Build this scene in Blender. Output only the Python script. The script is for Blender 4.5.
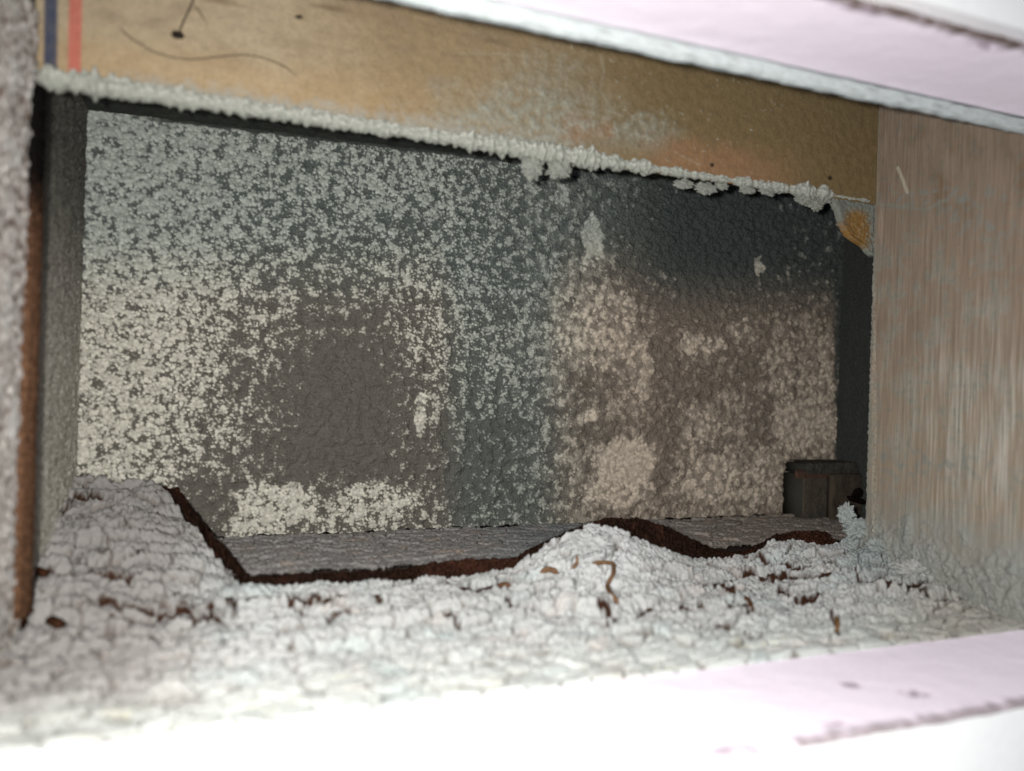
import bpy, math
import numpy as np
from mathutils import Matrix, Vector

for o in list(bpy.data.objects): bpy.data.objects.remove(o)
COL = bpy.context.scene.collection
ZO = 0.5                     # height of the lens above the room floor (m)

# ------------------------------------------------------------ camera, light, exposure
FPX = 740.0; YAW = math.radians(20.4); ROLL = math.radians(1.7)
_F = np.array([math.sin(YAW), math.cos(YAW), 0.0])
_R0 = np.array([math.cos(YAW), -math.sin(YAW), 0.0]); _U0 = np.array([0, 0, 1.0])
_R = _R0*math.cos(ROLL) + _U0*math.sin(ROLL)
_U = _U0*math.cos(ROLL) - _R0*math.sin(ROLL)
cam_d = bpy.data.cameras.new('camera'); cam = bpy.data.objects.new('camera', cam_d); COL.objects.link(cam)
cam_d.sensor_width = 36; cam_d.lens = FPX/1024*36; cam_d.clip_start = 0.005; cam_d.clip_end = 20
m = Matrix(((_R[0], _U[0], -_F[0], 0), (_R[1], _U[1], -_F[1], 0), (_R[2], _U[2], -_F[2], 0), (0, 0, 0, 1)))
m.translation = Vector((0, 0, ZO)); cam.matrix_world = m
cam_d.dof.use_dof = True; cam_d.dof.focus_distance = 0.40; cam_d.dof.aperture_fstop = 5.0
bpy.context.scene.camera = cam

w = bpy.data.worlds.new('dim_room'); bpy.context.scene.world = w; w.use_nodes = True
w.node_tree.nodes['Background'].inputs[0].default_value = (0.75, 0.85, 1.0, 1)
w.node_tree.nodes['Background'].inputs[1].default_value = 0.22

ld = bpy.data.lights.new('flash', 'SPOT'); fl = bpy.data.objects.new('flash', ld); COL.objects.link(fl)
ld.energy = 6.6; ld.shadow_soft_size = 0.004; ld.spot_size = math.radians(150); ld.spot_blend = 1.0
ld.color = (1.0, 0.985, 0.95)
fl.location = (-0.016, 0.0, ZO + 0.006)
fl.rotation_euler = Vector((0.33, 0.90, -0.16)).to_track_quat('-Z', 'Y').to_euler()

vs = bpy.context.scene.view_settings
vs.view_transform = 'Standard'; vs.look = 'None'; vs.gamma = 1.0; vs.use_curve_mapping = False
vs.exposure = 0.0

# ------------------------------------------------------------ pixel <-> place
def at(x, y, Y):             # place on the vertical plane Y=const behind a pixel (relative to the lens)
    d = _F + _R*(x-512)/FPX - _U*(y-385.5)/FPX
    return d*Y/d[1]
def proj(P):
    d = P@_F
    return 512 + FPX*(P@_R)/d, 385.5 - FPX*(P@_U)/d

# ------------------------------------------------------------ noise
def _h(ix, iy, s):
    n = (ix.astype(np.int64)*374761393 + iy.astype(np.int64)*668265263 + s*2147483647 + 12345) & 0xffffffff
    n = ((n ^ (n >> 13))*1274126177) & 0xffffffff
    n = ((n ^ (n >> 15))*2246822519) & 0xffffffff
    n = n ^ (n >> 16)
    return (n & 0xffffff).astype(np.float32)/16777216.0
def vnoise(x, y, s=0):       # gradient noise, roughly -1..1
    ix = np.floor(x); iy = np.floor(y); fx = (x-ix).astype(np.float32); fy = (y-iy).astype(np.float32)
    u = fx*fx*fx*(fx*(fx*6-15)+10); v = fy*fy*fy*(fy*(fy*6-15)+10)
    def g(dx, dy):
        a = _h(ix+dx, iy+dy, s)*6.2832
        return np.cos(a)*(fx-dx) + np.sin(a)*(fy-dy)
    a = g(0, 0)*(1-u)+g(1, 0)*u; b = g(0, 1)*(1-u)+g(1, 1)*u
    return (a*(1-v)+b*v)*1.5
def fbm(x, y, o=4, s=0, gain=.5):
    r = 0; a = 1; t = 0
    for i in range(o):
        r = r + a*vnoise(x*2**i+17.3*i, y*2**i-9.1*i, s+i*7); t += a; a *= gain
    return r/t
def worley(x, y, s=0):       # F1, F2, id of nearest
    ix = np.floor(x); iy = np.floor(y)
    f1 = np.full(x.shape, 9., np.float32); f2 = f1.copy(); cid = np.zeros(x.shape, np.float32)
    for dx in (-1, 0, 1):
        for dy in (-1, 0, 1):
            cx = ix+dx; cy = iy+dy
            d = np.hypot(cx+_h(cx, cy, s)-x, cy+_h(cx, cy, s+5)-y).astype(np.float32)
            n = d < f1
            f2 = np.where(n, f1, np.minimum(f2, d)); cid = np.where(n, _h(cx, cy, s+9), cid); f1 = np.where(n, d, f1)
    return f1, f2, cid
def ss(a, b, x):
    t = np.clip((x-a)/(b-a), 0, 1); return t*t*(3-2*t)
def blob(px, py, cx, cy, rx, ry, soft=.35):
    return 1-ss(1-soft, 1+soft, np.hypot((px-cx)/rx, (py-cy)/ry))
def S(r, g, b, gain=1.0):
    c = np.array([r, g, b])/255.
    return np.where(c < .04045, c/12.92, ((c+.055)/1.055)**2.4)*gain
def mix(a, b, t):
    return a*(1-t[..., None]) + b*t[..., None]

# ------------------------------------------------------------ materials
def vmat(name, rough=.9, bump=.15, bscale=1800, spec=.25, jitter=.25, stretch=(1, 1, 1), tone=1.0):
    m = bpy.data.materials.new(name); m.use_nodes = True; nt = m.node_tree; N = nt.nodes; L = nt.links
    b = N['Principled BSDF']; b.inputs['Roughness'].default_value = rough
    b.inputs['Specular IOR Level'].default_value = spec
    a = N.new('ShaderNodeVertexColor'); a.layer_name = 'Col'
    tc = N.new('ShaderNodeTexCoord'); mp = N.new('ShaderNodeMapping'); mp.inputs['Scale'].default_value = stretch
    L.new(tc.outputs['Object'], mp.inputs['Vector'])
    n = N.new('ShaderNodeTexNoise'); n.inputs['Scale'].default_value = bscale; n.inputs['Detail'].default_value = 3
    L.new(mp.outputs['Vector'], n.inputs['Vector'])
    mr = N.new('ShaderNodeMapRange'); mr.inputs['From Min'].default_value = .3; mr.inputs['From Max'].default_value = .7
    mr.inputs['To Min'].default_value = tone*(1-jitter); mr.inputs['To Max'].default_value = tone*(1+jitter)
    L.new(n.outputs['Fac'], mr.inputs['Value'])
    x = N.new('ShaderNodeVectorMath'); x.operation = 'SCALE'
    L.new(a.outputs['Color'], x.inputs[0]); L.new(mr.outputs['Result'], x.inputs['Scale'])
    L.new(x.outputs['Vector'], b.inputs['Base Color'])
    if bump:
        bp = N.new('ShaderNodeBump'); bp.inputs['Strength'].default_value = bump; bp.inputs['Distance'].default_value = .0006
        L.new(n.outputs['Fac'], bp.inputs['Height']); L.new(bp.outputs['Normal'], b.inputs['Normal'])
    return m
M_lint = vmat('felted_lint', .95, .5, 1500, .05, .16, tone=.56)
M_dust = vmat('crusted_dust', .95, .5, 900, .05, .10, tone=.71)
M_board = vmat('fibre_board', .8, .2, 900, .15, .10, tone=.45)
M_wood = vmat('bare_wood', .85, .35, 700, .15, .12, (1, 1, .06), tone=.47)
M_dirt = vmat('brown_dirt', 1.0, 1.0, 1400, .0, .45)
M_paint = vmat('white_wall_paint', .6, .1, 300, .3, .02)
M_pink = vmat('pale_plaster_cut', .8, .2, 500, .2, .03)
M_metal = vmat('painted_sheet_metal', .5, .05, 500, .4, .05)

# ------------------------------------------------------------ mesh building
def link(name, V, Fq, C, mat, parent=None, smooth=True):
    me = bpy.data.meshes.new(name)
    V = np.asarray(V, np.float32).reshape(-1, 3).copy(); V[:, 2] += ZO
    Fq = np.asarray(Fq, np.int32)
    c = (V.min(0)+V.max(0))/2 if parent is None else np.array(parent['_c'])
    me.vertices.add(len(V)); me.vertices.foreach_set('co', (V-c).astype(np.float32).ravel())
    n = len(Fq); me.loops.add(n*4); me.polygons.add(n)
    me.loops.foreach_set('vertex_index', Fq.ravel())
    me.polygons.foreach_set('loop_start', np.arange(n, dtype=np.int32)*4)
    try: me.polygons.foreach_set('loop_total', np.full(n, 4, np.int32))
    except Exception: pass
    me.polygons.foreach_set('use_smooth', np.full(n, smooth, bool))
    me.update(calc_edges=True)
    ca = me.color_attributes.new('Col', 'FLOAT_COLOR', 'POINT')
    C = np.broadcast_to(np.asarray(C, np.float32), (len(V), 3)) if np.ndim(C) == 1 else np.asarray(C, np.float32).reshape(-1, 3)
    ca.data.foreach_set('color', np.concatenate([np.clip(C, 0, .95), np.ones((len(V), 1))], 1).astype(np.float32).ravel())
    me.materials.append(mat)
    o = bpy.data.objects.new(name, me); COL.objects.link(o)
    if parent is None: o.location = c; o['_c'] = [float(v) for v in c]
    else: o.parent = parent; o['_c'] = [float(v) for v in c]
    return o
def gq(n, m, base=0, flip=False):
    i = np.arange(n-1)[:, None]*m + np.arange(m-1)[None, :] + base
    q = np.stack([i, i+m, i+m+1, i+1], -1).reshape(-1, 4)
    return q[:, ::-1] if flip else q
BQ = np.array([[0, 1, 3, 2], [4, 6, 7, 5], [0, 4, 5, 1], [2, 3, 7, 6], [0, 2, 6, 4], [1, 5, 7, 3]])
def boxv(x0, x1, y0, y1, z0, z1):
    return np.array([[x, y, z] for x in (x0, x1) for y in (y0, y1) for z in (z0, z1)], float)
def sheet(name, P, C, mat, parent=None, flip=False, boxes=(), boxcol=None, back=None):
    """grid of points as one mesh; back = offset vector closing it into a solid with that thickness; boxes = more volume joined on"""
    n, m_ = P.shape[:2]; V = [P.reshape(-1, 3)]; Q = [gq(n, m_, 0, flip)]; Cc = [C.reshape(-1, 3)]; k = n*m_
    if back is not None:      # rim ring copied to the back, closed by a coarse strip
        ring = np.concatenate([np.arange(m_), np.arange(1, n)*m_+m_-1, (n-1)*m_+np.arange(m_-2, -1, -1), np.arange(n-2, 0, -1)*m_])
        RV = V[0][ring] + np.asarray(back); V.append(RV); Cc.append(Cc[0][ring]); L_ = len(ring); j = np.arange(L_); j2 = (j+1) % L_
        q = np.stack([ring[j], ring[j2], k+j2, k+j], -1); Q.append(q if not flip else q[:, ::-1]); k += L_
    bc = boxcol if boxcol is not None else C.reshape(-1, 3).mean(0)
    for b in boxes:
        V.append(boxv(*b)); Q.append(BQ+k); Cc.append(np.tile(bc, (8, 1))); k += 8
    return link(name, np.concatenate(V), np.concatenate(Q), np.concatenate(Cc), mat, parent)
def box(name, b, c, mat, parent=None): return link(name, boxv(*b), BQ, np.asarray(c), mat, parent, smooth=False)
def structure(o): o['kind'] = 'structure'; return o
def stuff(o): o['kind'] = 'stuff'; return o
def tag(o, label, cat, group=None):
    o['label'] = label; o['category'] = cat
    if group: o['group'] = group
    return o

def CZ(x): return .1208 + .021*(x+.07)     # underside of the cavity top, a little out of level
XL, XR = -.0665, .304        # faces of the left and right boards
YD, YE = .291, .388          # header face and rear panel
FI, FO = .205, .157          # inner and outer edge of the cut wall
ZH = .0985                   # underside of header

# ============================================================ SETTING
# --- front wall with its rectangular hole, four slabs in one mesh
OX0, OX1, OZT, OZB = -.085, .318, .112, -.0915
wb = [(-.6, .9, FO, FI, OZT+.0002, .45), (-.6, .9, FO, FI, -.45, OZB-.0022), (-.6, OX0, FO, FI, OZB, OZT), (OX1, .9, FO, FI, OZB, OZT)]
V = []; Q = []
for i, b in enumerate(wb): V.append(boxv(*b)); Q.append(BQ+8*i)
wall_front = structure(link('wall_front', np.concatenate(V), np.concatenate(Q), S(250, 250, 250), M_paint, smooth=False))

# cut edges of the wall, with chipped outer lip (parts of the front wall)
def cut_edge(name, z_out, z_in, down):
    X = np.arange(OX0, OX1, .0008); T = np.linspace(0, 1, 90)
    x, t = np.meshgrid(X, T, indexing='ij')
    sgn = -1 if down else 1                      # the opening side: top edge faces down
    lip = ss(.93, 1.0, t)
    e = .0009*fbm(x*60, t*2, 3, 31 if down else 41)
    z = z_out*(1-t) + z_in*t
    z = z + sgn*(.00018*fbm(x*90, t*5, 2, 3)) + sgn*e*ss(.15, 0, t)
    gouge = np.zeros_like(x)
    for gx, gt, gw, gh in ((.30, .1, .006, .05), (.20, .30, .004, .06), (.185, .52, .003, .05), (.16, .12, .003, .03), (.245, .04, .012, .04), (.12, .06, .01, .02)):
        gouge = np.maximum(gouge, blob(x+.02*(t-gt), t, gx if not down else gx-.09, gt, gw, gh, .5)*(fbm(x*400, t*18, 2, 8) > -.15))
    z = z - sgn*.0002*gouge
    P = np.stack([x, FO-.0006+(FI-FO+.0008)*t, z], -1)
    c = np.broadcast_to(S(251, 238, 250), P.shape).copy()
    c = mix(c, S(150, 130, 150), np.clip(gouge*.8, 0, 1))
    grime = ss(.075, .0, t + .07*fbm(x*220, t*4, 3, 12)) * ss(-.3, .25, fbm(x*70, t*0, 2, 77)+(x-.13)*5)
    c = mix(c, S(98, 84, 78), np.clip(grime*(1 if down else .75), 0, 1))
    o = sheet(name, P, c, M_pink, wall_front, flip=not down, back=(0, 0, -sgn*.0018))
    o['label'] = 'pale pink cut edge with grimy outer lip'
cut_edge('cut_edge', .1062, .1122, True)
cut_edge('cut_edge', -.0922, -.0912, False)

# plaster bead: lumpy pale grey rim along the inside of the upper cut
X = np.arange(-.08, OX1, .0006); A = np.linspace(-.3, math.pi+.4, 26)
x, a = np.meshgrid(X, A, indexing='ij')
low = .1062 + .0006*fbm(x*40, a*0, 3, 5) + .0012*ss(.24, .27, x)*0
r = .0030 + .0006*fbm(x*150, a*1.5, 3, 6)
P = np.stack([x, FI+.0022 - np.cos(a)*r*.9, (low+.0034) - np.sin(a)*r*1.15 + .0008], -1)
C = mix(np.broadcast_to(S(196, 204, 203), P.shape), S(150, 156, 152), ss(0, .7, fbm(x*130, a*3, 3, 9)))
ob = sheet('plaster_bead', P, C, M_dust, wall_front, boxes=[(-.08, OX1, FI+.0005, FI+.0045, .110, .113)])

# --- rear panel: flat painted sheet; the lint on it is its own layer
wall_back = structure(box('wall_back', (-.11, .42, YE+.0004, YE+.010, -.11, .145), S(170, 168, 160), M_metal))

st = .00037
X = np.arange(-.0700, .3760, st); Z = np.arange(-.0790, .1300, st)
x, z = np.meshgrid(X, Z, indexing='ij')
B0 = np.stack([x, np.full_like(x, YE), z], -1); px, py = proj(B0)
U = x*1000; W = z*1000       # millimetres on the panel
cols = np.array([90, 150, 210, 270, 330, 390, 450, 510, 570, 630, 690, 750, 810, 840.])
rows = np.array([130, 170, 210, 250, 290, 330, 370, 410, 450, 490, 530.])
T = np.array([
 [.95,.88,.76,.68,.62,.60,.55,.40,.30,.15,.0,0,0,0],
 [.85,.80,.70,.62,.60,.60,.60,.50,.35,.15,0,0,0,0],
 [.80,.76,.66,.56,.50,.60,.60,.52,.38,.15,.03,.0,.14,.03],
 [.78,.72,.60,.50,.42,.46,.52,.48,.42,.15,.02,.03,.10,.03],
 [.78,.74,.58,.42,.30,.36,.55,.52,.50,.25,.03,.05,.25,.05],
 [.78,.76,.54,.34,.16,.28,.46,.46,.60,.42,.05,.26,.50,.03],
 [.78,.74,.50,.22,.04,.20,.36,.42,.55,.48,.25,.40,.55,.02],
 [.78,.72,.46,.14,.02,.15,.30,.36,.45,.35,.35,.42,.60,.05],
 [.82,.68,.36,.10,.02,.08,.22,.30,.45,.5,.42,.48,.60,.10],
 [.88,.60,.20,.30,.20,.20,.22,.26,.42,.4,.42,.5,.3,.1],
 [.80,.6,.25,.5,.4,.35,.30,.35,.45,.4,.4,.4,.2,.1]])
fx = np.interp(px, cols, np.arange(14)); fy = np.interp(py, rows, np.arange(11))
i0 = np.clip(fx.astype(int), 0, 12); j0 = np.clip(fy.astype(int), 0, 9); a_ = fx-i0; b_ = fy-j0
Bf = (T[j0, i0]*(1-a_)+T[j0, i0+1]*a_)*(1-b_) + (T[j0+1, i0]*(1-a_)+T[j0+1, i0+1]*a_)*b_
wx = 9*fbm(U/9, W/9, 3, 50); wy = 9*fbm(U/9, W/9, 3, 60)    # wander of patch outlines (px)
def bb(cx, cy, rx, ry, s=.25): return blob(px+wx, py+wy, cx, cy, rx, ry, s)
solid = np.zeros_like(px)
for cx, cy, rx, ry, k in ((625, 462, 34, 27, .95), (612, 492, 34, 16, .75), (275, 503, 46, 23, .80), (378, 498, 42, 17, .75), (250, 522, 26, 12, .8), (350, 517, 60, 8, .6),
        (421, 411, 8, 17, .85), (470, 290, 15, 20, .62), (395, 205, 14, 12, .75), (592, 238, 11, 24, .95), (592, 262, 14, 18, .55),
        (560, 192, 7, 16, .8), (531, 185, 7, 12, .8), (520, 232, 12, 7, .6), (800, 424, 34, 28, .82), (822, 395, 12, 75, .62), (836, 430, 6, 26, .75),
        (84, 440, 9, 28, .95), (90, 118, 40, 10, .9), (590, 415, 7, 7, .9), (757, 266, 4, 12, .9), (700, 345, 28, 12, .62), (740, 330, 14, 12, .5),
        (715, 480, 42, 28, .66), (760, 480, 24, 30, .62), (700, 425, 26, 26, .5), (600, 330, 40, 50, .60), (640, 370, 14, 34, .6), (780, 370, 20, 30, .5), (870, 450, 12, 8, .7)):
    solid = np.maximum(solid, k*bb(cx, cy, rx, ry, .3))
Bf = np.maximum(Bf, solid)
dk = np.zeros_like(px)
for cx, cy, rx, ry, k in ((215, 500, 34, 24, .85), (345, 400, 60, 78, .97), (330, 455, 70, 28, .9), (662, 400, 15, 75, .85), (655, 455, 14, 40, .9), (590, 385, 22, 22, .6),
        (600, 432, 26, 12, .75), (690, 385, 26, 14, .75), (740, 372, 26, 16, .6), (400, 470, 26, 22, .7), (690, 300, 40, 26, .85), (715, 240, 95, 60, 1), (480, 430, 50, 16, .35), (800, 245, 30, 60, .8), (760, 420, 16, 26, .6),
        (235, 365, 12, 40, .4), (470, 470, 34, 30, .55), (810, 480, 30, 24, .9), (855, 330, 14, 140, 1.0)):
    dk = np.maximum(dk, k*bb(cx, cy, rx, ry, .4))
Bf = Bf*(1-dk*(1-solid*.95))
# arcs of clumps round the bare-blown oval
ex, ey = (px-345)/62, (py-400)/92; er = np.hypot(ex, ey); ea = np.arctan2(ey, ex)
arcs = vnoise(er*7.5 + .35*fbm(U/7, W/7, 2, 4), ea*3.2, 70)
arcw = ss(.8, 1.1, er)*ss(3.6, 2.0, er)
ex2, ey2 = (px-740)/75, (py-300)/75; er2 = np.hypot(ex2, ey2)
arcs2 = vnoise(er2*9, np.arctan2(ey2, ex2)*4, 71)*ss(2, 1.2, er2)
f1, f2, cid = worley(U/1.6+.3*vnoise(U/2, W/2, 1), W/1.5, 2)       # granules
g1, g2, gid = worley(U/5.2+.4*vnoise(U/5, W/5, 4), W/4.4, 12)          # clumps
fine = fbm(U/1.0, W/1.0, 2, 21); med = fbm(U/4.5, W/5.5, 3, 22); big = fbm(U/14, W/18, 2, 23)
right = ss(480, 600, px)
score = (.55-f1)*(.95-.45*right) + fine*.30 + med*(.75+.7*right) + arcs*.32*arcw*(1-right) + big*.4*right + (.45-g1)*.85*(1-.25*right) + (cid-.5)*.35
score = (score-score.mean())/score.std() - .10
Bf = np.clip(Bf + .09*ss(150, 230, px)*ss(480, 400, px)*ss(.02, .1, Bf)*(1-dk), 0, 1)
Bf = Bf - .07*ss(210, 270, px)*ss(560, 500, px)*ss(360, 300, py)*ss(.1, .3, Bf)
thr = -np.clip((Bf-.5)*2.9, -3.2, 3.2)          # normal-ish quantile
bright = ss(-.40, .85, score-thr)*(.72+.45*np.clip(.85-f1, 0, 1)/.85)
bright = bright*(.60+.40*ss(.10, .55, Bf))
soft = ss(-.45, .75, 1.6*fbm(U/7, W/9, 4, 24) + (Bf-.42)*2.4)*.42*right*ss(.04, .2, Bf)
bright = bright*(1-.35*right*(1-solid)) + soft*(1-bright*.6)
bright = np.where(Bf < .012, bright*0, bright)
# relief: dark felt stands proud, bright sheet shows low
felt = (1-bright)
clump = np.clip(.62-g1, 0, 1)*1.1
h = .0004 + .0005*felt + .0013*np.clip(.75-f1, 0, 1)*(1-.8*solid) + .0026*clump*ss(.99, .6, np.maximum(Bf*.9, solid)) + .0014*arcs*arcw*felt + .0005*arcs2 + .0008*np.maximum(med, 0)*felt + .0005*big
h = np.maximum(h, .0002)
foot = ss(545, 505, py)                                    # lint heaps a little at the foot
h = h + (1-foot)*.0012*(1+med)
rim = np.minimum(ss(0, 30, np.arange(len(X)))[:, None]*0+1, 1)
P = np.stack([x, YE-h, z], -1)
# tints: cool upper half and middle column, warm lower right and lower left
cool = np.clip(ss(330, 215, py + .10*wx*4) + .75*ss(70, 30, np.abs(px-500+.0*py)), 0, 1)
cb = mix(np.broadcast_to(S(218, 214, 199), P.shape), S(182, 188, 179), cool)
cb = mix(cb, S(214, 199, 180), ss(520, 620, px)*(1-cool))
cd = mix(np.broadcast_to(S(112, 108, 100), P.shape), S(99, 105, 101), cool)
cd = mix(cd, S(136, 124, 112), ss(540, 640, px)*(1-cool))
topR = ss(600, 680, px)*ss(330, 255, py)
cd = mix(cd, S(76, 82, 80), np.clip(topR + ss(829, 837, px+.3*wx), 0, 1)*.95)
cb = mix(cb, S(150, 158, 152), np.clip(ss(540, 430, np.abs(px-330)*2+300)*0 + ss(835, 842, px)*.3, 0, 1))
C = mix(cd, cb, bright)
C = mix(C, cb*.96, ss(.80, .93, solid)*.55)
C = C*(1+.45*(cid-.5)*bright + .20*fine*felt + .22*med*felt)[..., None]
# dark dusty band at the very top of the panel
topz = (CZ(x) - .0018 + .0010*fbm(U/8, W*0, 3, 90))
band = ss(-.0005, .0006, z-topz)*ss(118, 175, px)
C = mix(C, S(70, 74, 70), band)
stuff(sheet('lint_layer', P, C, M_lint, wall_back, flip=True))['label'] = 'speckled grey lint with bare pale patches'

# --- cavity ceiling, right wall, left wall, floor
def lint_sheet(name, P, nrm, amp, c0, c1, cm, s, parent=None, flip=False, boxes=(), scale=1.0, cfun=None):
    a = cm[0]/scale; b = cm[1]/scale
    f1, f2, cid = worley(a/1.8, b/1.8, s); f = fbm(a/1.2, b/1.2, 3, s+1); md = fbm(a/9, b/9, 3, s+2)
    h = amp*(.55*np.clip(.8-f1, 0, 1)+.35*f+.45*md)
    P = P + np.asarray(nrm)*h[..., None]
    C = mix(np.broadcast_to(c0, P.shape), c1, np.clip(.5+.5*f+.3*(cid-.5)-.4*(f1-.4), 0, 1))
    if cfun is not None: C = cfun(C, P, f1, f, md, cid)
    return sheet(name, P, C, M_lint, parent, flip=flip, boxes=boxes, boxcol=c0)
X = np.arange(-.07, .38, .0008); Y = np.arange(.292, YE+.0008, .0008); x, y = np.meshgrid(X, Y, indexing='ij')
ceil = structure(lint_sheet('ceiling', np.stack([x, y, CZ(x)], -1), (0, 0, -1), .0012, S(62, 66, 62), S(84, 86, 80), (x*1000, y*1000), 100,
                 boxes=[(-.11, .42, .292, YE, .1312, .145)]))
Y = np.arange(.286, YE+.0005, .0005); Z = np.arange(-.095, .1300, .0005); y, z = np.meshgrid(Y, Z, indexing='ij')
XR2 = .3757
wr = structure(lint_sheet('wall_right', np.stack([np.full_like(y, XR2), y, z], -1), (-1, 0, 0), .0012, S(62, 66, 64), S(80, 82, 78), (y*1000, z*1000), 120,
                 flip=False, boxes=[(XR2+.0004, .42, .286, YE, -.11, .131)]))
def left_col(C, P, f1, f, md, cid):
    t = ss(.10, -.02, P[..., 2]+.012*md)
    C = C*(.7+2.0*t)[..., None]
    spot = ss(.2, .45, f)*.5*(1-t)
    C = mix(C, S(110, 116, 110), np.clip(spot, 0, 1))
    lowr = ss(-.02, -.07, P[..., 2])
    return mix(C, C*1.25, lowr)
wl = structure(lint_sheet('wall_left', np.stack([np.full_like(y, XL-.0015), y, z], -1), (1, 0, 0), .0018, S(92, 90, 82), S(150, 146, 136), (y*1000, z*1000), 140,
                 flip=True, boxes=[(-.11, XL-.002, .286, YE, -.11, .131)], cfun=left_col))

# --- crusted dust: plates split by crooked cracks
def crust(a, b, s, ax=1.0, sz=5.0):
    """a across, b towards the back (mm); returns height 0..1, groove 0..1, plate id, fine"""
    wa = a + 2.2*fbm(a/6, b/4, 3, s) ; wb_ = b + 1.5*fbm(a/6, b/4, 3, s+3)
    f1, f2, cid = worley(wa/(sz*ax), wb_/sz, s+6)
    q1, q2, qid = worley(wa/(sz*.42), wb_/(sz*.36), s+16)
    gr = 1-ss(0, .13, f2-f1); gr2 = 1-ss(0, .16, q2-q1)
    fi = fbm(a/1.1, b/1.1, 3, s+26); lump = np.clip(.75-q1, 0, 1)
    return cid, gr, gr2, qid, fi, lump, f1
X = np.arange(-.07, .378, .00055); Y = np.arange(.3165, YE, .0006); x, y = np.meshgrid(X, Y, indexing='ij')
cid, gr, gr2, qid, fi, lump, f1 = crust(x*1000, y*1000*1.2, 200, 1.3, 7.5)
t = (y-.3165)/(YE-.3165)
z0 = -.0795 + .0030*t
zz = z0 + .0012*(cid-.5) - .0014*gr - .0004*gr2 + .0006*lump + .0003*fi - .0025*ss(.87, .92, t)*(.6+fbm(x*120, t*0, 2, 3))
P = np.stack([x, y, zz], -1)
ppx, ppy = proj(P)
C = mix(np.broadcast_to(S(164, 160, 156), P.shape), S(134, 132, 129), np.clip(.5+.7*fi, 0, 1))
C = mix(C, S(170, 152, 138), ss(.1, .6, fbm(x*60, y*80, 3, 230))*.7)
C = mix(C, S(146, 128, 110), ss(600, 760, ppx)*.45)
C = mix(C, S(124, 130, 132), ss(460, 540, ppx)*ss(640, 560, ppx)*.6)
C = mix(C, S(44, 34, 28), np.clip(gr*.6*ss(-.1, .3, fbm(x*90, y*90, 2, 5)) + gr2*.22, 0, 1))
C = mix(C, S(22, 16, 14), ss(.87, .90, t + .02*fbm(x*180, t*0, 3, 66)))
floor = structure(sheet('floor', P, C, M_dust, boxes=[(-.11, .42, .3170, YE, -.11, -.084)], boxcol=S(60, 50, 45)))

# ============================================================ THINGS
# --- header board
st = .0005
X = np.arange(XL-.0005, XR+.0005, st); Z = np.arange(ZH-.0005, .150, st); x, z = np.meshgrid(X, Z, indexing='ij')
P = np.stack([x, np.full_like(x, YD), z], -1); px, py = proj(P); U = x*1000; W = z*1000
n1 = fbm(U/16, W/10, 4, 300); n2 = fbm(U/4, W/4, 4, 310); n3 = fbm(U/1.3, W/1.3, 2, 320); n4 = fbm(U/30, W/5, 3, 330)
C = np.broadcast_to(S(204, 184, 152), P.shape).copy()
C = mix(C, S(180, 156, 120), ss(250, 420, px+60*n1))
C = mix(C, S(148, 126, 88), ss(480, 680, px+60*n1)*.95)
C = mix(C, S(160, 140, 118), ss(0, .5, n1+.3*n2)*.45*ss(720, 500, px))
C = mix(C, S(112, 84, 62), ss(.15, .6, n4+.2*n2)*ss(300, 90, np.abs(px-330))*ss(50, 0, py-.12*px+25)*.55)
edge = py-(75+.150*(px-30))          # 0 at the bottom edge, negative above
C = mix(C, S(210, 176, 128), ss(-70, -15, edge+18*n1)*ss(560, 300, px)*.5)
C = mix(C, S(182, 140, 104), ss(-48, -18, edge+16*n1)*ss(620, 680, px)*ss(830, 740, px)*.8)
C = mix(C, S(182, 134, 98), np.maximum(blob(px+10*n2, py+8*n2, 575, 128, 16, 14, .5), blob(px+10*n2, py+8*n2, 605, 130, 12, 8, .5))*.7)
grey = np.maximum(blob(px+40*n1, py+24*n1, 520, 118, 85, 34, .7)*.85, blob(px+20*n1, py+14*n2, 640, 132, 34, 18, .7)*.7)
grey = np.maximum(grey, blob(px+20*n1, py+20*n2, 545, 75, 40, 20, .8)*.5)
C = mix(C, S(176, 176, 160), np.clip(grey*(.75+.9*n2+.5*n3), 0, 1))
sp = ss(.30, .55, fbm(U/2.2, W/2.2, 3, 340))*ss(-.1, .35, fbm(U/12, W/12, 2, 350))
C = mix(C, S(206, 204, 186), np.clip(sp*.75*ss(380, 470, px)*ss(840, 720, px), 0, 1))
C = C*(1+.20*n2+.14*n3)[..., None]
C = mix(C, S(92, 78, 58), ss(.42, .6, n3+.2*n2)*.25)
lay = ss(-24, -5, edge+16*n2)*ss(90, 160, px)
C = mix(C, S(188, 186, 174), lay*.75*ss(650, 480, px))
for cx, w_, cc in ((50.5, 6.8, S(62, 76, 104)), (75, 6.3, S(226, 126, 110))):
    C = mix(C, S(222, 190, 138), ss(15, 11, np.abs(px-cx+.018*(py-35)))*.6*ss(12, 6, np.abs(px-cx))*0+0*px)
    C = mix(C, cc, ss(w_+.8, w_-.8, np.abs(px-cx+.018*(py-35)))*(.9+.15*n3))
def line(pts, w):            # distance-to-polyline mask in picture pixels
    d = np.full(px.shape, 99.)
    for (x0, y0), (x1, y1) in zip(pts[:-1], pts[1:]):
        L2 = (x1-x0)**2+(y1-y0)**2; tt = np.clip(((px-x0)*(x1-x0)+(py-y0)*(y1-y0))/L2, 0, 1)
        d = np.minimum(d, np.hypot(px-x0-tt*(x1-x0), py-y0-tt*(y1-y0)))
    return ss(w+.8, w-.6, d)
C = mix(C, S(206, 202, 182), line([(490, 80), (560, 100), (620, 125), (700, 165)], 1.0)*.3*ss(-.3,.4,n2+n3*.5))
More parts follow.
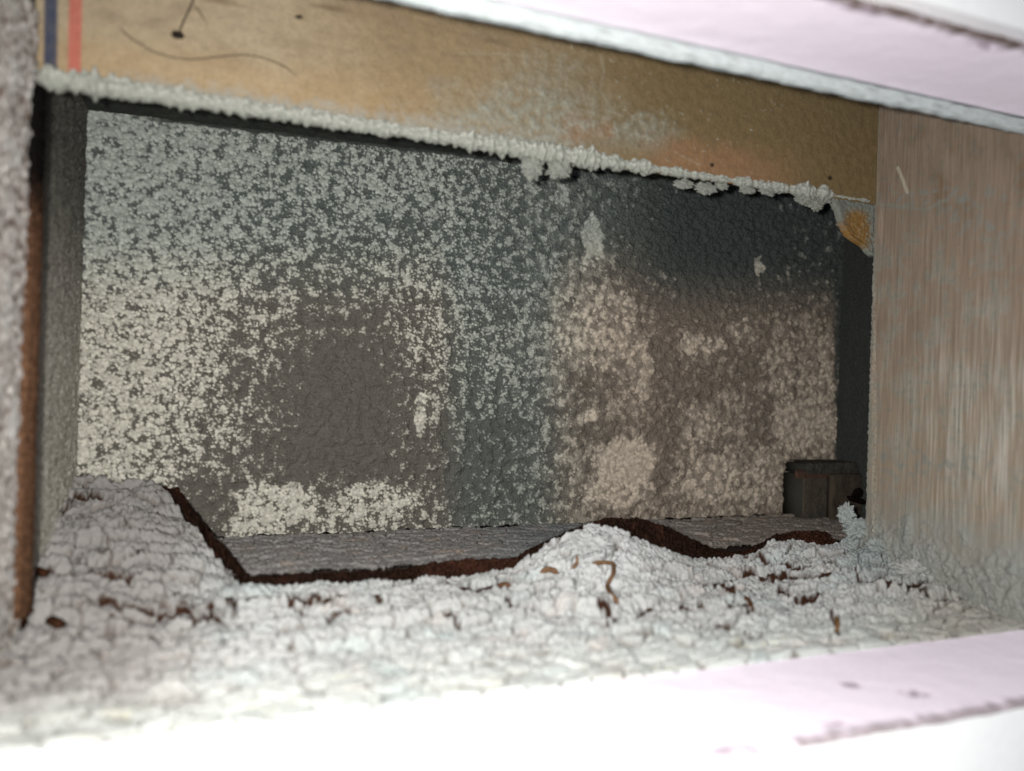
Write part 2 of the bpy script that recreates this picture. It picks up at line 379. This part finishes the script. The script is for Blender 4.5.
C = mix(C, S(206, 202, 182), line([(530, 92), (590, 104), (640, 122)], .9)*.3*ss(-.3,.4,n2+n3*.5))
C = mix(C, S(196, 190, 165), line([(455, 53), (500, 54), (545, 57)], .8)*.3)
C = mix(C, S(196, 192, 170), line([(600, 20+35), (604, 70), (600, 90), (612, 110)], 1.2)*.3)
C = mix(C, S(46, 36, 28), np.maximum(blob(px, py, 299, 17, 4, 2.2, .5), np.maximum(blob(px, py, 712, 165, 2, 2, .6), blob(px, py, 830, 178, 2, 2, .6))))
h = .00035*n2 + .0004*sp + .0006*grey*np.clip(n2+.3, 0, 1)
P[..., 1] -= h
header = tag(sheet('header_board', P, C, M_board, flip=True, boxes=[(XL-.001, XR+.001, YD+.0008, YD+.005, ZH, .16)], boxcol=S(110, 90, 66)),
    'brown fibre header board across the top, printed with a blue and a red stripe', 'board')

# lint fringe hanging on the header's lower edge
X = np.arange(XL-.0002, .300, .0004); A = np.linspace(0, 2*math.pi, 40)
x, a = np.meshgrid(X, A, indexing='ij')
pxe = proj(np.stack([X, np.full_like(X, YD), np.full_like(X, ZH)], -1))[0]
thick = np.interp(pxe, [30, 60, 130, 200, 300, 420, 490, 530, 600, 640, 700, 760, 800, 828, 838, 870], [.0040, .0052, .0048, .0042, .0040, .0036, .0046, .0058, .0046, .0034, .0022, .0026, .0040, .0042, .0014, .0010])
nn = fbm(X*110, X*0+3, 4, 400); n9 = fbm(X*420, X*0+8, 2, 404)
r0 = thick*1.2*(.75+.75*nn+.25*n9)
g1_, g2_, gi_ = worley(x*420+.5*np.sin(a), a*1.3+x*60, 410); ff = fbm(x*500, a*1.9+x*90, 3, 411)
r = r0[:, None]*(.80+.42*np.clip(.8-g1_, 0, 1)+.34*ff)
down = np.clip(-np.sin(a), 0, 1)
rz = r*(1+.25*down*vnoise(x*260, x*0+1, 412)) ; r = np.maximum(r, .0005)
cz = ZH + .0008 + .10*r0[:, None]
P = np.stack([x, YD+.0005+np.cos(a)*r*.62, cz + np.sin(a)*rz*.85], -1)
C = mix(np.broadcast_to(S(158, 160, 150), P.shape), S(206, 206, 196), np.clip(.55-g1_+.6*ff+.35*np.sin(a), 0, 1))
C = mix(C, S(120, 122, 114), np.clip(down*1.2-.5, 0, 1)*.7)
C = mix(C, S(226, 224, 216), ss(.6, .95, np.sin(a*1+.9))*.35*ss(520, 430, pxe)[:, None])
o = sheet('lint_fringe', P, C, M_dust, header, flip=True); stuff(o); o['label'] = 'whitish lint roll along the lower edge'
FL = []
# ragged flap of board and lint below the header, beside the right board
zt = ZH; Zr = np.linspace(.0985, .0720, 60); Tt = np.linspace(0, 1, 60)
lx = np.interp(Zr, [.0720, .0770, .0800, .0860, .0920, .0985], [.304, .297, .289, .283, .281, .276])
zz, t = np.meshgrid(Zr, Tt, indexing='ij')
lxx = np.broadcast_to((lx+.0016*fbm(Zr*400, Zr*0, 3, 420))[:, None], zz.shape)
x = lxx*(1-t) + .3075*t
n = fbm(x*500, zz*500, 3, 421)
P = np.stack([x, YD+.0012-.0008*np.clip(n, -.4, 1)-.0010*ss(.3, 0, t), zz], -1)
px, py = proj(P)
core = blob(px+8*n, py+8*n, 856, 232, 13, 28, .35)*ss(206, 214, py)
C = mix(np.broadcast_to(S(150, 154, 144), P.shape), S(168, 128, 72), core)
C = mix(C, S(190, 190, 176), np.clip(n, 0, 1)*.6)
o = sheet('torn_flap', P, C, M_board, header, flip=True, back=(0, .004, 0)); o['label'] = 'ragged dusty flap hanging at the corner'

for k, (u, v, a_, b_) in enumerate(((684, 190, .0034, .0016), (706, 194, .0040, .0020), (722, 192, .0026, .0014), (748, 196, .0030, .0014), (768, 197, .0034, .0016), (806, 204, .0044, .0026), (816, 210, .0034, .0024), (826, 202, .0026, .0024), (560, 172, .0040, .0040), (533, 172, .0034, .0040))):
    FL.append((at(u, v-(6 if a_ != b_ else 5), YD+.0006), (a_*1.3, .0010, b_*1.1), k))
# hair and a tangled thread on the header
def tube(name, pts, r, c, mat, parent=None, n=6, res=6, taper=True):
    pts = np.array(pts, float); k = len(pts); T_ = np.linspace(0, k-1, (k-1)*res+1)
    Q_ = np.stack([np.interp(T_, np.arange(k), pts[:, i]) for i in range(3)], -1)
    for _ in range(res): Q_[1:-1] = (Q_[:-2]+2*Q_[1:-1]+Q_[2:])/4
    d = np.gradient(Q_, axis=0); d /= np.linalg.norm(d, axis=1)[:, None]+1e-12
    up = np.array([0, 1., 0]) if abs(d[:, 1]).max() < .95 else np.array([0, 0, 1.])
    s1 = np.cross(d, up); s1 /= np.linalg.norm(s1, axis=1)[:, None]+1e-12; s2 = np.cross(d, s1)
    an = np.linspace(0, 2*math.pi, n+1)
    rr = np.full(len(Q_), r)*(1 if not taper else np.clip(np.minimum(np.arange(len(Q_)), np.arange(len(Q_))[::-1])/3, .25, 1))
    P = Q_[:, None]+(s1[:, None]*np.cos(an)[None, :, None]+s2[:, None]*np.sin(an)[None, :, None])*rr[:, None, None]
    return sheet(name, P, np.broadcast_to(np.asarray(c), P.shape), mat, parent)
hx = [at(u, v, YD-.0009) for u, v in ((118, 26), (130, 38), (150, 50), (165, 56), (190, 60), (215, 57), (245, 54), (265, 58), (285, 66), (296, 76))]
tag(tube('hair_strand', hx, .00026, S(128, 112, 92), M_board), 'fine dark hair curving across the left half of the brown header board', 'hair')
def ball(name, c, r, col, mat, seed, amp=.3, n=28, freq=1.0, col2=None, parent=None):
    th = np.linspace(0, 2*math.pi, n*2+1); ph = np.linspace(1e-3, math.pi-1e-3, n+1)
    t, p = np.meshgrid(th, ph, indexing='ij')
    D = np.stack([np.sin(p)*np.cos(t), np.sin(p)*np.sin(t), np.cos(p)], -1)
    q = D*freq*2.2+seed*3.1
    nz = (fbm(q[..., 0]+q[..., 2], q[..., 1]-.6*q[..., 2], 4, seed)+fbm(q[..., 1]+q[..., 2]*1.3, q[..., 0]*.7-q[..., 2], 4, seed+3))*.5
    f1, _, cid = worley(q[..., 0]*1.9+q[..., 2], q[..., 1]*1.9-q[..., 2]*1.2, seed+2)
    f1 = f1[0:1]*0+f1; 
    k = (1+amp*(nz*1.8+.5*(.5-f1)))
    # close the seam
    wgt = ss(0, .12, np.minimum(t, 2*math.pi-t)/math.pi)[..., None][..., 0]; k = 1+(k-1)*(.15+.85*wgt)
    P = np.asarray(c)+D*np.asarray(r)*k[..., None]
    C = mix(np.broadcast_to(np.asarray(col), P.shape), np.asarray(col2 if col2 is not None else np.asarray(col)*.6), np.clip(f1-.15+.4*nz, 0, 1))
    return sheet(name, P, C, mat, parent, flip=False)
for c_, r_, k in FL:
    ball('lint_flake', c_, r_, S(150, 152, 143), M_dust, 60+k, .9, 24, 1.0, col2=S(118, 120, 112), parent=header)
sp_c = at(178, 35, YD-.0014)
spk = ball('thread_knot', sp_c, (.0019, .0010, .0013), S(44, 38, 34), M_dirt, 5, .5, 12)
tag(spk, 'small dark knot trailing a thread on the upper left of the header board', 'debris')
tube('thread', [at(u, v, YD-.0010) for u, v in ((178, 35), (183, 22), (188, 12), (192, 3), (196, -8))], .00028, S(58, 48, 42), M_board, spk)
tube('thread', [at(u, v, YD-.0010) for u, v in ((192, 3), (200, 12), (207, 24))], .0002, S(88, 72, 58), M_board, spk)

# --- right board
Y = np.arange(FI+.0006, YD+.0003, .0004); Z = np.arange(-.100, .150, .0004); y, z = np.meshgrid(Y, Z, indexing='ij')
P = np.stack([np.full_like(y, XR), y, z], -1); px, py = proj(P); U = y*1000; W = z*1000
g = fbm(U/1.6+.6*fbm(U/9, W/30, 2, 500), W/46, 4, 501); g2 = fbm(U/.7, W/20, 3, 502); n1 = fbm(U/13, W/16, 4, 503); n2 = fbm(U/4, W/4, 4, 504); n3 = fbm(U/1.1, W/1.6, 3, 505)
C = np.broadcast_to(S(176, 156, 136), P.shape).copy()
C = mix(C, S(150, 124, 96), ss(-.1, .7, n1+.3*g)*ss(330, 150, py)*.85)
C = mix(C, S(190, 174, 152), ss(300, 440, py+50*n1)*.7)
C = mix(C, S(186, 186, 172), ss(.0, .6, n1+.5*n2+.2)*.55*ss(170, 300, py+40*n2))
C = mix(C, S(150, 150, 138), ss(.05, .5, n2+.5*n1)*.45)
C = mix(C, S(226, 220, 206), ss(-.2, .5, g)*blob(px, py, 985, 450, 60, 110, .8)*.9)  # bright flash spot low on the board, painted into the wood colour
C = C*(1+.12*g+.13*g2)[..., None]
C = mix(C, S(180, 184, 178), ss(470, 545, py-.25*(px-870)+34*n1)*.85)
C = mix(C, S(166, 168, 160), (blob(px+22*n1, py+12*n2, 940, 200, 60, 12, .8)+blob(px+20*n1, py+16*n2, 920, 430+40, 60, 14, .8)+blob(px+20*n1, py+16*n2, 985, 230, 40, 10, .8))*ss(-.1, .3, n2)*.7)
C = mix(C, S(168, 168, 154), line([(870, 203), (900, 206), (925, 210), (945, 200)], 1.5)*.6)
C = mix(C, S(226, 216, 194), line([(898, 168), (903, 180), (907, 192)], 1.6)*.85)
C = mix(C, S(222, 212, 192), ss(4, .5, np.abs(px-873-.006*(py-200)))*ss(.0, .4, n3+.2)*.6)
C = mix(C, S(232, 208, 190), ss(5, 0, np.abs(px-880+.12*(py-230)))*.6*ss(30, 8, np.abs(py-225))*.6*ss(-.2, .3, g2))
dust = ss(505, 560, py-.30*(px-870)+26*n1+14*n2)
h = .00018*g + .0001*g2 + .0004*np.clip(n2, 0, 1)*.5 + dust*.0022*(1+.8*n2+.4*n3)
rag = ss(.0012, .0, YD-y)*(.5+n3)*.0010
P[..., 0] -= h; P[..., 1] += rag
C = mix(C, S(158, 162, 154), ss(.0012, .0, YD-y)*.6)
rb = tag(sheet('side_board', P, C, M_wood, flip=False, boxes=[(XR+.0006, XR+.0175, FI+.0006, YD, -.100, .150)], boxcol=S(120, 96, 72)),
    'bare rough-sawn wooden board forming the right side of the opening, dusty at its foot', 'board')

# --- left board, caked with pale dust
Y = np.arange(FI+.0006, .2865, .0005); Z = np.arange(-.100, .1185, .0005); y, z = np.meshgrid(Y, Z, indexing='ij')
U = y*1000; W = z*1000
f1, f2, cid = worley(U/2.4, W/2.8, 520); n2 = fbm(U/3, W/3.6, 3, 521); n1 = fbm(U/12, W/12, 3, 522)
h = .0012*np.clip(.8-f1, 0, 1)+.0008*n2+.0010*n1+.0010
P = np.stack([XL+h, y, z], -1)
C = mix(np.broadcast_to(S(196, 191, 184), P.shape), S(120, 104, 94), ss(.35, .75, f1+.5*n2))
C = mix(C, S(216, 216, 210), ss(.1, .6, n1)*.6)
C = mix(C, S(96, 78, 68), ss(.25, .7, n1*-1+.3*n2)*.4)
lb = tag(sheet('side_board', P, C, M_dust, flip=True, boxes=[(-.084, XL-.0005, FI+.0006, .2865, -.100, .1185)], boxcol=S(110, 96, 84)),
    'board caked with pale coarse dust at the left edge of the opening', 'board')
# brown dirt packed in the joint beside it
Z = np.arange(-.080, .094, .0005); T_ = np.linspace(0, 1, 26); z, t = np.meshgrid(Z, T_, indexing='ij')
wv = .0016*fbm(z*120, t*0, 3, 530)
wid = .0085+.0050*ss(.06, -.06, z) + .0035*fbm(z*200, t*0, 2, 531)
y = .2835 + wv + (t-.5)*wid
n = fbm(z*900, t*6, 3, 532)
P = np.stack([XL+.0030+.0012*n+.0018*np.sin(t*math.pi), y, z], -1)
C = mix(np.broadcast_to(S(106, 78, 58), P.shape), S(52, 36, 27), np.clip(.5+n+.5*ss(.0, .08, z), 0, 1))
C = mix(C, S(16, 14, 13), ss(.045, .065, z+.01*n))
o = sheet('joint_dirt', P, C, M_dirt, flip=True, back=(-.003, 0, 0))
stuff(tag(o, 'rusty brown dirt filling the upright joint beside the left board', 'dirt'))

# --- crust of dust over the sill, with a ramp at the left climbing to the rear panel
st = .00045
X = np.arange(XL-.001, XR+.0005, st)
e = np.array([(3.4, 585, .310), ])
ep = [(240, 585), (275, 589), (300, 586), (345, 583), (400, 580), (440, 578), (470, 575), (512, 575), (528, 560), (545, 547), (565, 536), (590, 528), (615, 531), (640, 540), (665, 551), (690, 558), (715, 560), (742, 556), (757, 545), (775, 537), (800, 539), (820, 543), (838, 541), (850, 532), (880, 526)]
EP = np.array([at(u, v, .303) for u, v in ep])
exs = np.concatenate([[-.075, -.0600, -.0340, at(205, 540, .345)[0], at(222, 566, .325)[0]], EP[:, 0]])
eys = np.concatenate([[.387, .387, .387, .345, .325], np.full(len(EP), .303)])
p5 = at(205, 540, .345)[2]; p6 = at(222, 566, .325)[2]
ezs = np.concatenate([[-.0475, -.0475, -.0495, p5, p6], EP[:, 2]])
Ye = np.interp(X, exs, eys) + .0012*fbm(X*170, X*0, 3, 600); Ze = np.interp(X, exs, ezs)
nt = 300; T_ = np.linspace(0, 1, nt)
x, t = np.meshgrid(X, T_, indexing='ij')
y = (FI-.0012) + t*(Ye[:, None]-FI+.0012)
zf = -.0900 + .0006*fbm(x*60, t*0, 2, 601)
Zr0 = np.minimum(Ze, -.0822)[:, None]                      # ledge level
base = zf*(1-t)+Zr0*t
lift = (Ze[:, None]-Zr0)
farr = np.clip((y-.262)/(Ye[:, None]-.262), 0, 1)
isr = ss(.006, -.030, x)
base = base + lift*(farr**(1.6)*(1-isr) + isr*np.clip((y-.285)/(Ye[:, None]-.285), 0, 1)**1.0)
U = x*1000; W = y*1000
cid, gr, gr2, qid, fi, lump, f1 = crust(U, W*1.25, 610, 1.9, 6.0)
# mound and folds
px, py = proj(np.stack([x, y, base], -1))
md = blob(px, py, 585, 575, 70, 50, .9)*.0045 + blob(px, py, 480, 615, 120, 20, 1)*.002 + blob(px, py, 760, 640, 90, 16, 1)*.002 + blob(px, py, 130, 590, 60, 20, 1)*.002 + blob(px, py, 690, 610, 60, 14, 1)*.002 + blob(px, py, 900, 575, 70, 30, .8)*.0035
# terraces: long ridges that run along the sill
rg = vnoise(U/34+.2*fbm(U/12, W/9, 3, 3), W/5.2+.9*fbm(U/20, W/12, 3, 620), 621)
near = ss(.215, .235, y)
h = .0028*(cid-.5) - .0030*gr - .0005*gr2*near + .0015*lump*near + .0008*fi + .0034*rg*near + .0020*fbm(U/15, W/9, 3, 630) + md
edge = ss(.0, .02, 1-t)
h = h*(.55+.45*ss(0, .06, t)) 
popc = np.clip(.7-worley(U/2.3, W/2.3, 640)[0], 0, 1)
nearedge = ss(.80, 1.0, t)*(1-isr*.7)
h = h*(1-.35*nearedge) + .0016*popc*nearedge*.8
base = base - .0035*ss(.985, 1.0, t) - .004*ss(.008, 0, t)
crease = np.zeros_like(px)
def crk(pts, w, k=1):
    global crease
    jx = 3*fbm(px/22, py/40, 2, 650); jy = 7*fbm(px/16, py/60, 3, 651)
    d = np.full(px.shape, 99.)
    for (x0, y0), (x1, y1) in zip(pts[:-1], pts[1:]):
        L2 = (x1-x0)**2+(y1-y0)**2; tt = np.clip(((px+jx-x0)*(x1-x0)+(py+jy-y0)*(y1-y0))/L2, 0, 1)
        d = np.minimum(d, np.hypot(px+jx-x0-tt*(x1-x0), py+jy-y0-tt*(y1-y0)))
    crease = np.maximum(crease, k*ss(w+1.2, w-.8, d)*ss(-.75, -.35, fbm(px/14, py/14, 3, 652)+.15*w))
for pts, wd, k in (([(45, 572), (90, 580), (140, 584)], 1.6, .9), ([(75, 600), (130, 610), (180, 608), (240, 612)], 1.6, .9), ([(110, 618), (170, 622), (230, 622)], 1.4, .8),
        ([(180, 604), (240, 602), (300, 604), (340, 598)], 1.3, .8), ([(340, 598), (380, 606), (430, 618), (460, 624)], 1.5, .8), ([(460, 588), (480, 592), (500, 590)], 1.6, .8),
        ([(485, 605), (505, 603), (512, 612)], 1.3, .8), ([(60, 512), (75, 500), (90, 494), (110, 500)], 1.3, .8), ([(95, 555), (120, 552), (140, 560)], 1.0, .6),
        ([(632, 578), (670, 580), (700, 582), (742, 576), (790, 578), (830, 582)], 1.6, .85), ([(705, 580), (730, 590), (742, 602)], 1.7, .9), ([(640, 622), (680, 614), (715, 612), (750, 616)], 1.8, .9),
        ([(600, 620), (615, 624), (628, 632)], 1.7, .9), ([(745, 556), (790, 566), (830, 570), (870, 586), (905, 596), (940, 588)], 1.3, .8), ([(780, 590), (800, 600), (820, 596)], 1.4, .8),
        ([(900, 560), (925, 566), (950, 556), (975, 560), (985, 578)], 1.4, .9), ([(880, 586), (900, 592), (930, 600), (960, 600)], 1.3, .7), ([(50, 640), (120, 636), (160, 640)], 1.2, .5),
        ([(300, 612), (330, 620), (352, 618)], 1.2, .7), ([(830, 612), (838, 632)], 1.8, .7), ([(690, 632), (730, 634), (760, 638)], 1.2, .7), ([(440, 575), (470, 566), (500, 562)], 1.2, .4), ([(740, 612), (746, 622)], 1.5, .8)):
    crk(pts, wd*1.0, k)
zz = base + h - .0014*crease
P = np.stack([x, y, zz], -1)
# side skirt, so that the broken edge has thickness
nsk = 12
def skirt(A_, k): return A_[:, -1:, :] + np.stack([np.zeros(nsk), np.linspace(.0002, -.001, nsk), -np.linspace(.0006, .020, nsk)], -1)[None]*1.0
P = np.concatenate([P, skirt(P, 0)], 1)
Cm = mix(np.broadcast_to(S(204, 204, 201), (len(X), nt, 3)), S(176, 178, 177), np.clip(.5+.8*fi+.3*(qid-.5), 0, 1))
Cm = mix(Cm, S(152, 148, 144), isr*.9)
Cm = mix(Cm, S(214, 219, 213), ss(.240, .210, y)*.6)  # flash overexposure toward the front edge, painted into the crust colour
Cm = mix(Cm, S(198, 184, 176), ss(.1, .7, fbm(U/26, W/12, 3, 660))*.5*(1-isr))
Cm = mix(Cm, S(186, 198, 196), ss(.0, .6, fbm(U/30, W/14, 3, 661))*.6*(1-isr))
Cm = mix(Cm, S(200, 190, 150), ss(.25, .6, fbm(U/20, W/7, 3, 662))*.4*ss(.235, .21, y))
Cm = mix(Cm, S(222, 224, 223), blob(px, py, 590, 565, 60, 45, .8)*.7)
Cm = mix(Cm, S(168, 160, 146), ss(820, 960, px)*ss(560, 620, py)*.6)
Cm = mix(Cm, S(150, 164, 164), ss(835, 860, px)*ss(600, 560, py)*.7)
Cm = mix(Cm, S(96, 80, 68), np.clip(gr*.8*ss(-.35, .25, fbm(U/14, W/10, 2, 670)) + gr2*.16*near, 0, 1))
Cm = mix(Cm, S(62, 40, 28), np.clip(crease*1.3, 0, 1))
Csk = np.broadcast_to(S(40, 24, 17), (len(X), nsk, 3))
Cm = np.concatenate([Cm, Csk], 1)
_q = P.reshape(-1, 3); _qx, _qy = proj(_q)
def on_crust(u, v, up=0.0):
    m = np.hypot(_qx-u, _qy-v); k = np.argsort(m)[:12]; k = k[np.argmin(_q[k]@_F)]
    return _q[k] + np.array([0, 0, up])
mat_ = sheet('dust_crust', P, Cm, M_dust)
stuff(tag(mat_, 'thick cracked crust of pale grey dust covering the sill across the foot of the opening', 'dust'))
sill = tag(box('sill_plate', (XL-.001, XR+.001, FI+.0008, .3000, -.135, -.0960), S(150, 120, 90), M_wood), 'wooden sill plate lying under the pale dust crust', 'board')

# --- dark brown dirt in the gap behind the crust
Xd = np.arange(-.034, .300, .0005)
ye_ = np.interp(Xd, exs, eys); ze_ = np.interp(Xd, exs, ezs)
up = [(176, 484), (205, 524), (235, 556), (250, 575), (300, 572), (345, 570), (400, 568), (430, 561), (470, 557), (515, 556), (535, 545), (555, 535), (585, 524), (605, 516), (640, 516), (665, 524), (690, 536), (715, 549), (742, 552), (757, 544), (775, 533), (800, 529), (820, 530), (836, 533), (850, 524), (880, 520)]
upw = []
for u, v in up:
    yy = .388 if u < 180 else (.350 if u < 210 else (.330 if u < 240 else .315))
    upw.append(at(u, v, yy))
upw = np.array(upw)
xu = np.interp(Xd, upw[:, 0], upw[:, 0]); yu = np.interp(Xd, upw[:, 0], upw[:, 1]); zu = np.interp(Xd, upw[:, 0], upw[:, 2])
T_ = np.linspace(0, 1, 34); xx, t = np.meshgrid(Xd, T_, indexing='ij')
n = fbm(xx*1100, t*9, 3, 700); nb = fbm(xx*160, t*2, 3, 701)
y0_ = ye_+.0008; z0_ = ze_-.0045
tt = t**.8
y = y0_[:, None]*(1-t)+(np.maximum(yu, ye_+.004))[:, None]*t
zup = np.maximum(zu, -.0815)
z = z0_[:, None]*(1-tt)+zup[:, None]*tt + (.0022*n+.0012*fbm(xx*500, t*4, 3, 703))*np.sin(t*math.pi)**.5 + .0010*nb - .003*ss(.93, 1, t)
P = np.stack([xx+.0006*n, y, z], -1)
dpx, dpy = proj(P)
red = ss(.0, .6, fbm(xx*90, t, 2, 702))*.6 + ss(770, 790, dpx)*.6 + blob(dpx, dpy, 490, 565, 60, 12, .8)*.7
C = mix(np.broadcast_to(S(40, 27, 21), P.shape), S(66, 42, 32), np.clip(red, 0, 1))
C = mix(C, S(10, 8, 7), ss(-.2, .4, -n)*.85); C = mix(C, S(110, 82, 64), ss(.35, .7, n)*.4)
gd = sheet('gap_dirt', P, C, M_dirt, back=(0, 0, -.010))
stuff(tag(gd, 'dark brown fibrous dirt packed in the gap behind the pale dust crust', 'dirt'))

# --- dark block standing at the lower right of the rear panel
a0 = at(787, 470, .372); a1 = at(786, 504, .372); 
bx0 = at(806, 480, .366)[0]; bzt = at(830, 463, .366)[2]; bzl = at(830, 474, .366)[2]
def rough_box(name, b, c, c2, mat, seed, amp=.0006, parent=None, n=46):
    x0, x1, y0, y1, z0, z1 = b
    # front, top and left faces wrapped as one grid over a rounded profile
    prof = [(y1, z1), (y0+.0012, z1), (y0, z1-.0012), (y0, z0)]
    pr_ = []
    for (p, q), (r_, s_) in zip(prof[:-1], prof[1:]):
        k = max(3, int(np.hypot(r_-p, s_-q)/.0006)); pr_ += [(p+(r_-p)*i/k, q+(s_-q)*i/k) for i in range(k)]
    pr_.append(prof[-1]); pr_ = np.array(pr_); Xx = np.arange(x0, x1+.0003, .0006)
    x, i = np.meshgrid(Xx, np.arange(len(pr_)), indexing='ij')
    P = np.stack([x, pr_[i, 0], pr_[i, 1]], -1); nz = fbm(x*500, i*.35, 3, seed); nb = fbm(x*160, i*.06, 3, seed+4)
    P[..., 1] -= amp*nz*ss(0, 4, i); P[..., 2] += amp*nz*.6
    P[0, :, 1] += .0006; P[-1, :, 1] += .0006
    C = mix(np.broadcast_to(np.asarray(c), P.shape), np.asarray(c2), np.clip(.4+nb+.5*nz, 0, 1))
    return sheet(name, P, C, mat, parent, flip=False, boxes=[(x0, x1, y0+.0012, y1, z0, z1-.001)], boxcol=np.asarray(c))
blk = tag(rough_box('blocking_piece', (bx0, .3745, .368, .3870, -.0790, bzl), S(72, 70, 64), S(98, 88, 76), M_lint, 800),
    'dark dusty block standing against the foot of the rear panel at its right end', 'wood block')
rough_box('top_lip', (bx0+.001, .3742, .3660, .3865, bzl, bzt), S(66, 64, 60), S(96, 90, 82), M_lint, 810, .0008, blk)
r1 = at(798, 471, .366); r2 = at(833, 471, .366)
o = rough_box('rust_stain', (r1[0], r2[0], .3668, .3690, at(815, 478, .367)[2], at(815, 470, .367)[2]), S(78, 58, 50), S(62, 48, 42), M_dirt, 820, .0003, blk); o['label'] = 'rust-brown exposed strip'
o = rough_box('end_piece', (at(834, 480, .362)[0], .3742, .3625, .3675, -.0790, bzl+.0003), S(88, 78, 68), S(64, 56, 48), M_lint, 830, .0006, blk); o['label'] = 'browner end piece'
hole = ball('hollow_shade', at(858, 493, .3622), (.0042, .0008, .0030), S(22, 17, 15), M_dirt, 9, .6, 16, parent=blk); hole['label'] = 'hollow, its inner shade painted as a dark lump'  # flat dark lump, coloured as the shade inside a hole

# --- loose clumps and crumbs
def clump(u, v, Y_, r, seed, label, col=S(172, 178, 175), col2=None, group=None):
    o = ball('dust_clump', on_crust(u, v, .3*r[2]) if Y_ is None else at(u, v, Y_), r, col, M_dust, seed, .62, 48, 1.3, col2=col2 if col2 is not None else col*.62)
    return tag(o, label, 'dust clump', group)
clump(846, 514, .300, (.0034, .0034, .0050), 21, 'pale fluffy dust tuft sticking up leftmost at the foot of the right board')
clump(858, 528, .296, (.0068, .0056, .0046), 22, 'blue-grey dust clump against the back foot of the right board, below the fluffy tuft')
clump(880, 545, None, (.0062, .0060, .0046), 23, 'blue-grey dust clump lying where the right board meets the crust, right of the tuft')
clump(915, 570, None, (.0080, .0070, .0036), 24, 'low rounded crust lump in front of the right board, ringed by a dark crack', S(194, 194, 190), S(170, 170, 166))
clump(590, 545, None, (.0090, .0060, .0042), 25, 'white dust lump crowning the mound in the middle of the crust', S(206, 208, 206))
def crumb(pts, Y_, r, c, label, seed):
    P_ = [on_crust(u, v, .3*r) if Y_ is None else at(u, v, Y_) for u, v in pts]
    o = tube('dirt_crumb', P_, r, c, M_dirt, res=8, n=10)
    me = o.data; n_ = len(me.vertices); co = np.zeros(n_*3, np.float32); me.vertices.foreach_get('co', co); co = co.reshape(-1, 3)
    co += .35*r*np.stack([fbm(co[:, 0]*900, co[:, 2]*900, 2, seed), fbm(co[:, 1]*900, co[:, 0]*900, 2, seed+1), fbm(co[:, 2]*900+co[:, 0]*500, co[:, 1]*900, 2, seed+2)], -1)
    me.vertices.foreach_set('co', co.ravel()); return tag(o, label, 'dirt crumb')
BR = S(112, 86, 64)
crumb([(592, 563), (603, 562), (614, 563), (613, 574), (607, 586), (613, 596), (620, 605)], None, .0009, BR, 'hook-shaped brown crumb on the front of the mound', 31)
crumb([(540, 572), (550, 569), (558, 573)], None, .0012, BR, 'short brown crumb left of the hook-shaped one on the mound', 32)
crumb([(570, 568), (578, 563), (577, 555)], None, .0009, S(128, 104, 82), 'tiny tan crumb between the short brown crumb and the hook', 33)
crumb([(498, 586), (505, 584), (512, 586)], None, .0010, S(92, 66, 48), 'small brown crumb on the crust left of the mound, below the gap', 34)
crumb([(36, 567), (42, 570), (48, 576)], None, .0016, S(60, 38, 26), 'dark brown crumb where the left board meets the crust', 35)
crumb([(14, 604), (20, 616), (24, 630)], None, .0022, S(42, 26, 18), 'large dark pit of dirt in the lower left corner against the board', 36)
crumb([(48, 618), (56, 622), (62, 628)], None, .0018, S(58, 38, 26), 'dark brown crumb right of the corner pit on the crust', 37)
crumb([(744, 597), (750, 602), (752, 612)], None, .0009, S(96, 66, 44), 'thin brown crumb on the crust right of centre', 38)
crumb([(836, 616), (837, 624), (838, 632)], None, .0010, S(120, 92, 62), 'small tan crumb near the front right of the crust', 39)
crumb([(847, 497), (856, 500), (866, 503)], .340, .0016, S(18, 13, 11), 'black scrap in the gap behind the fluffy tuft', 40)

for o in COL.objects:
    if '_c' in o: del o['_c']
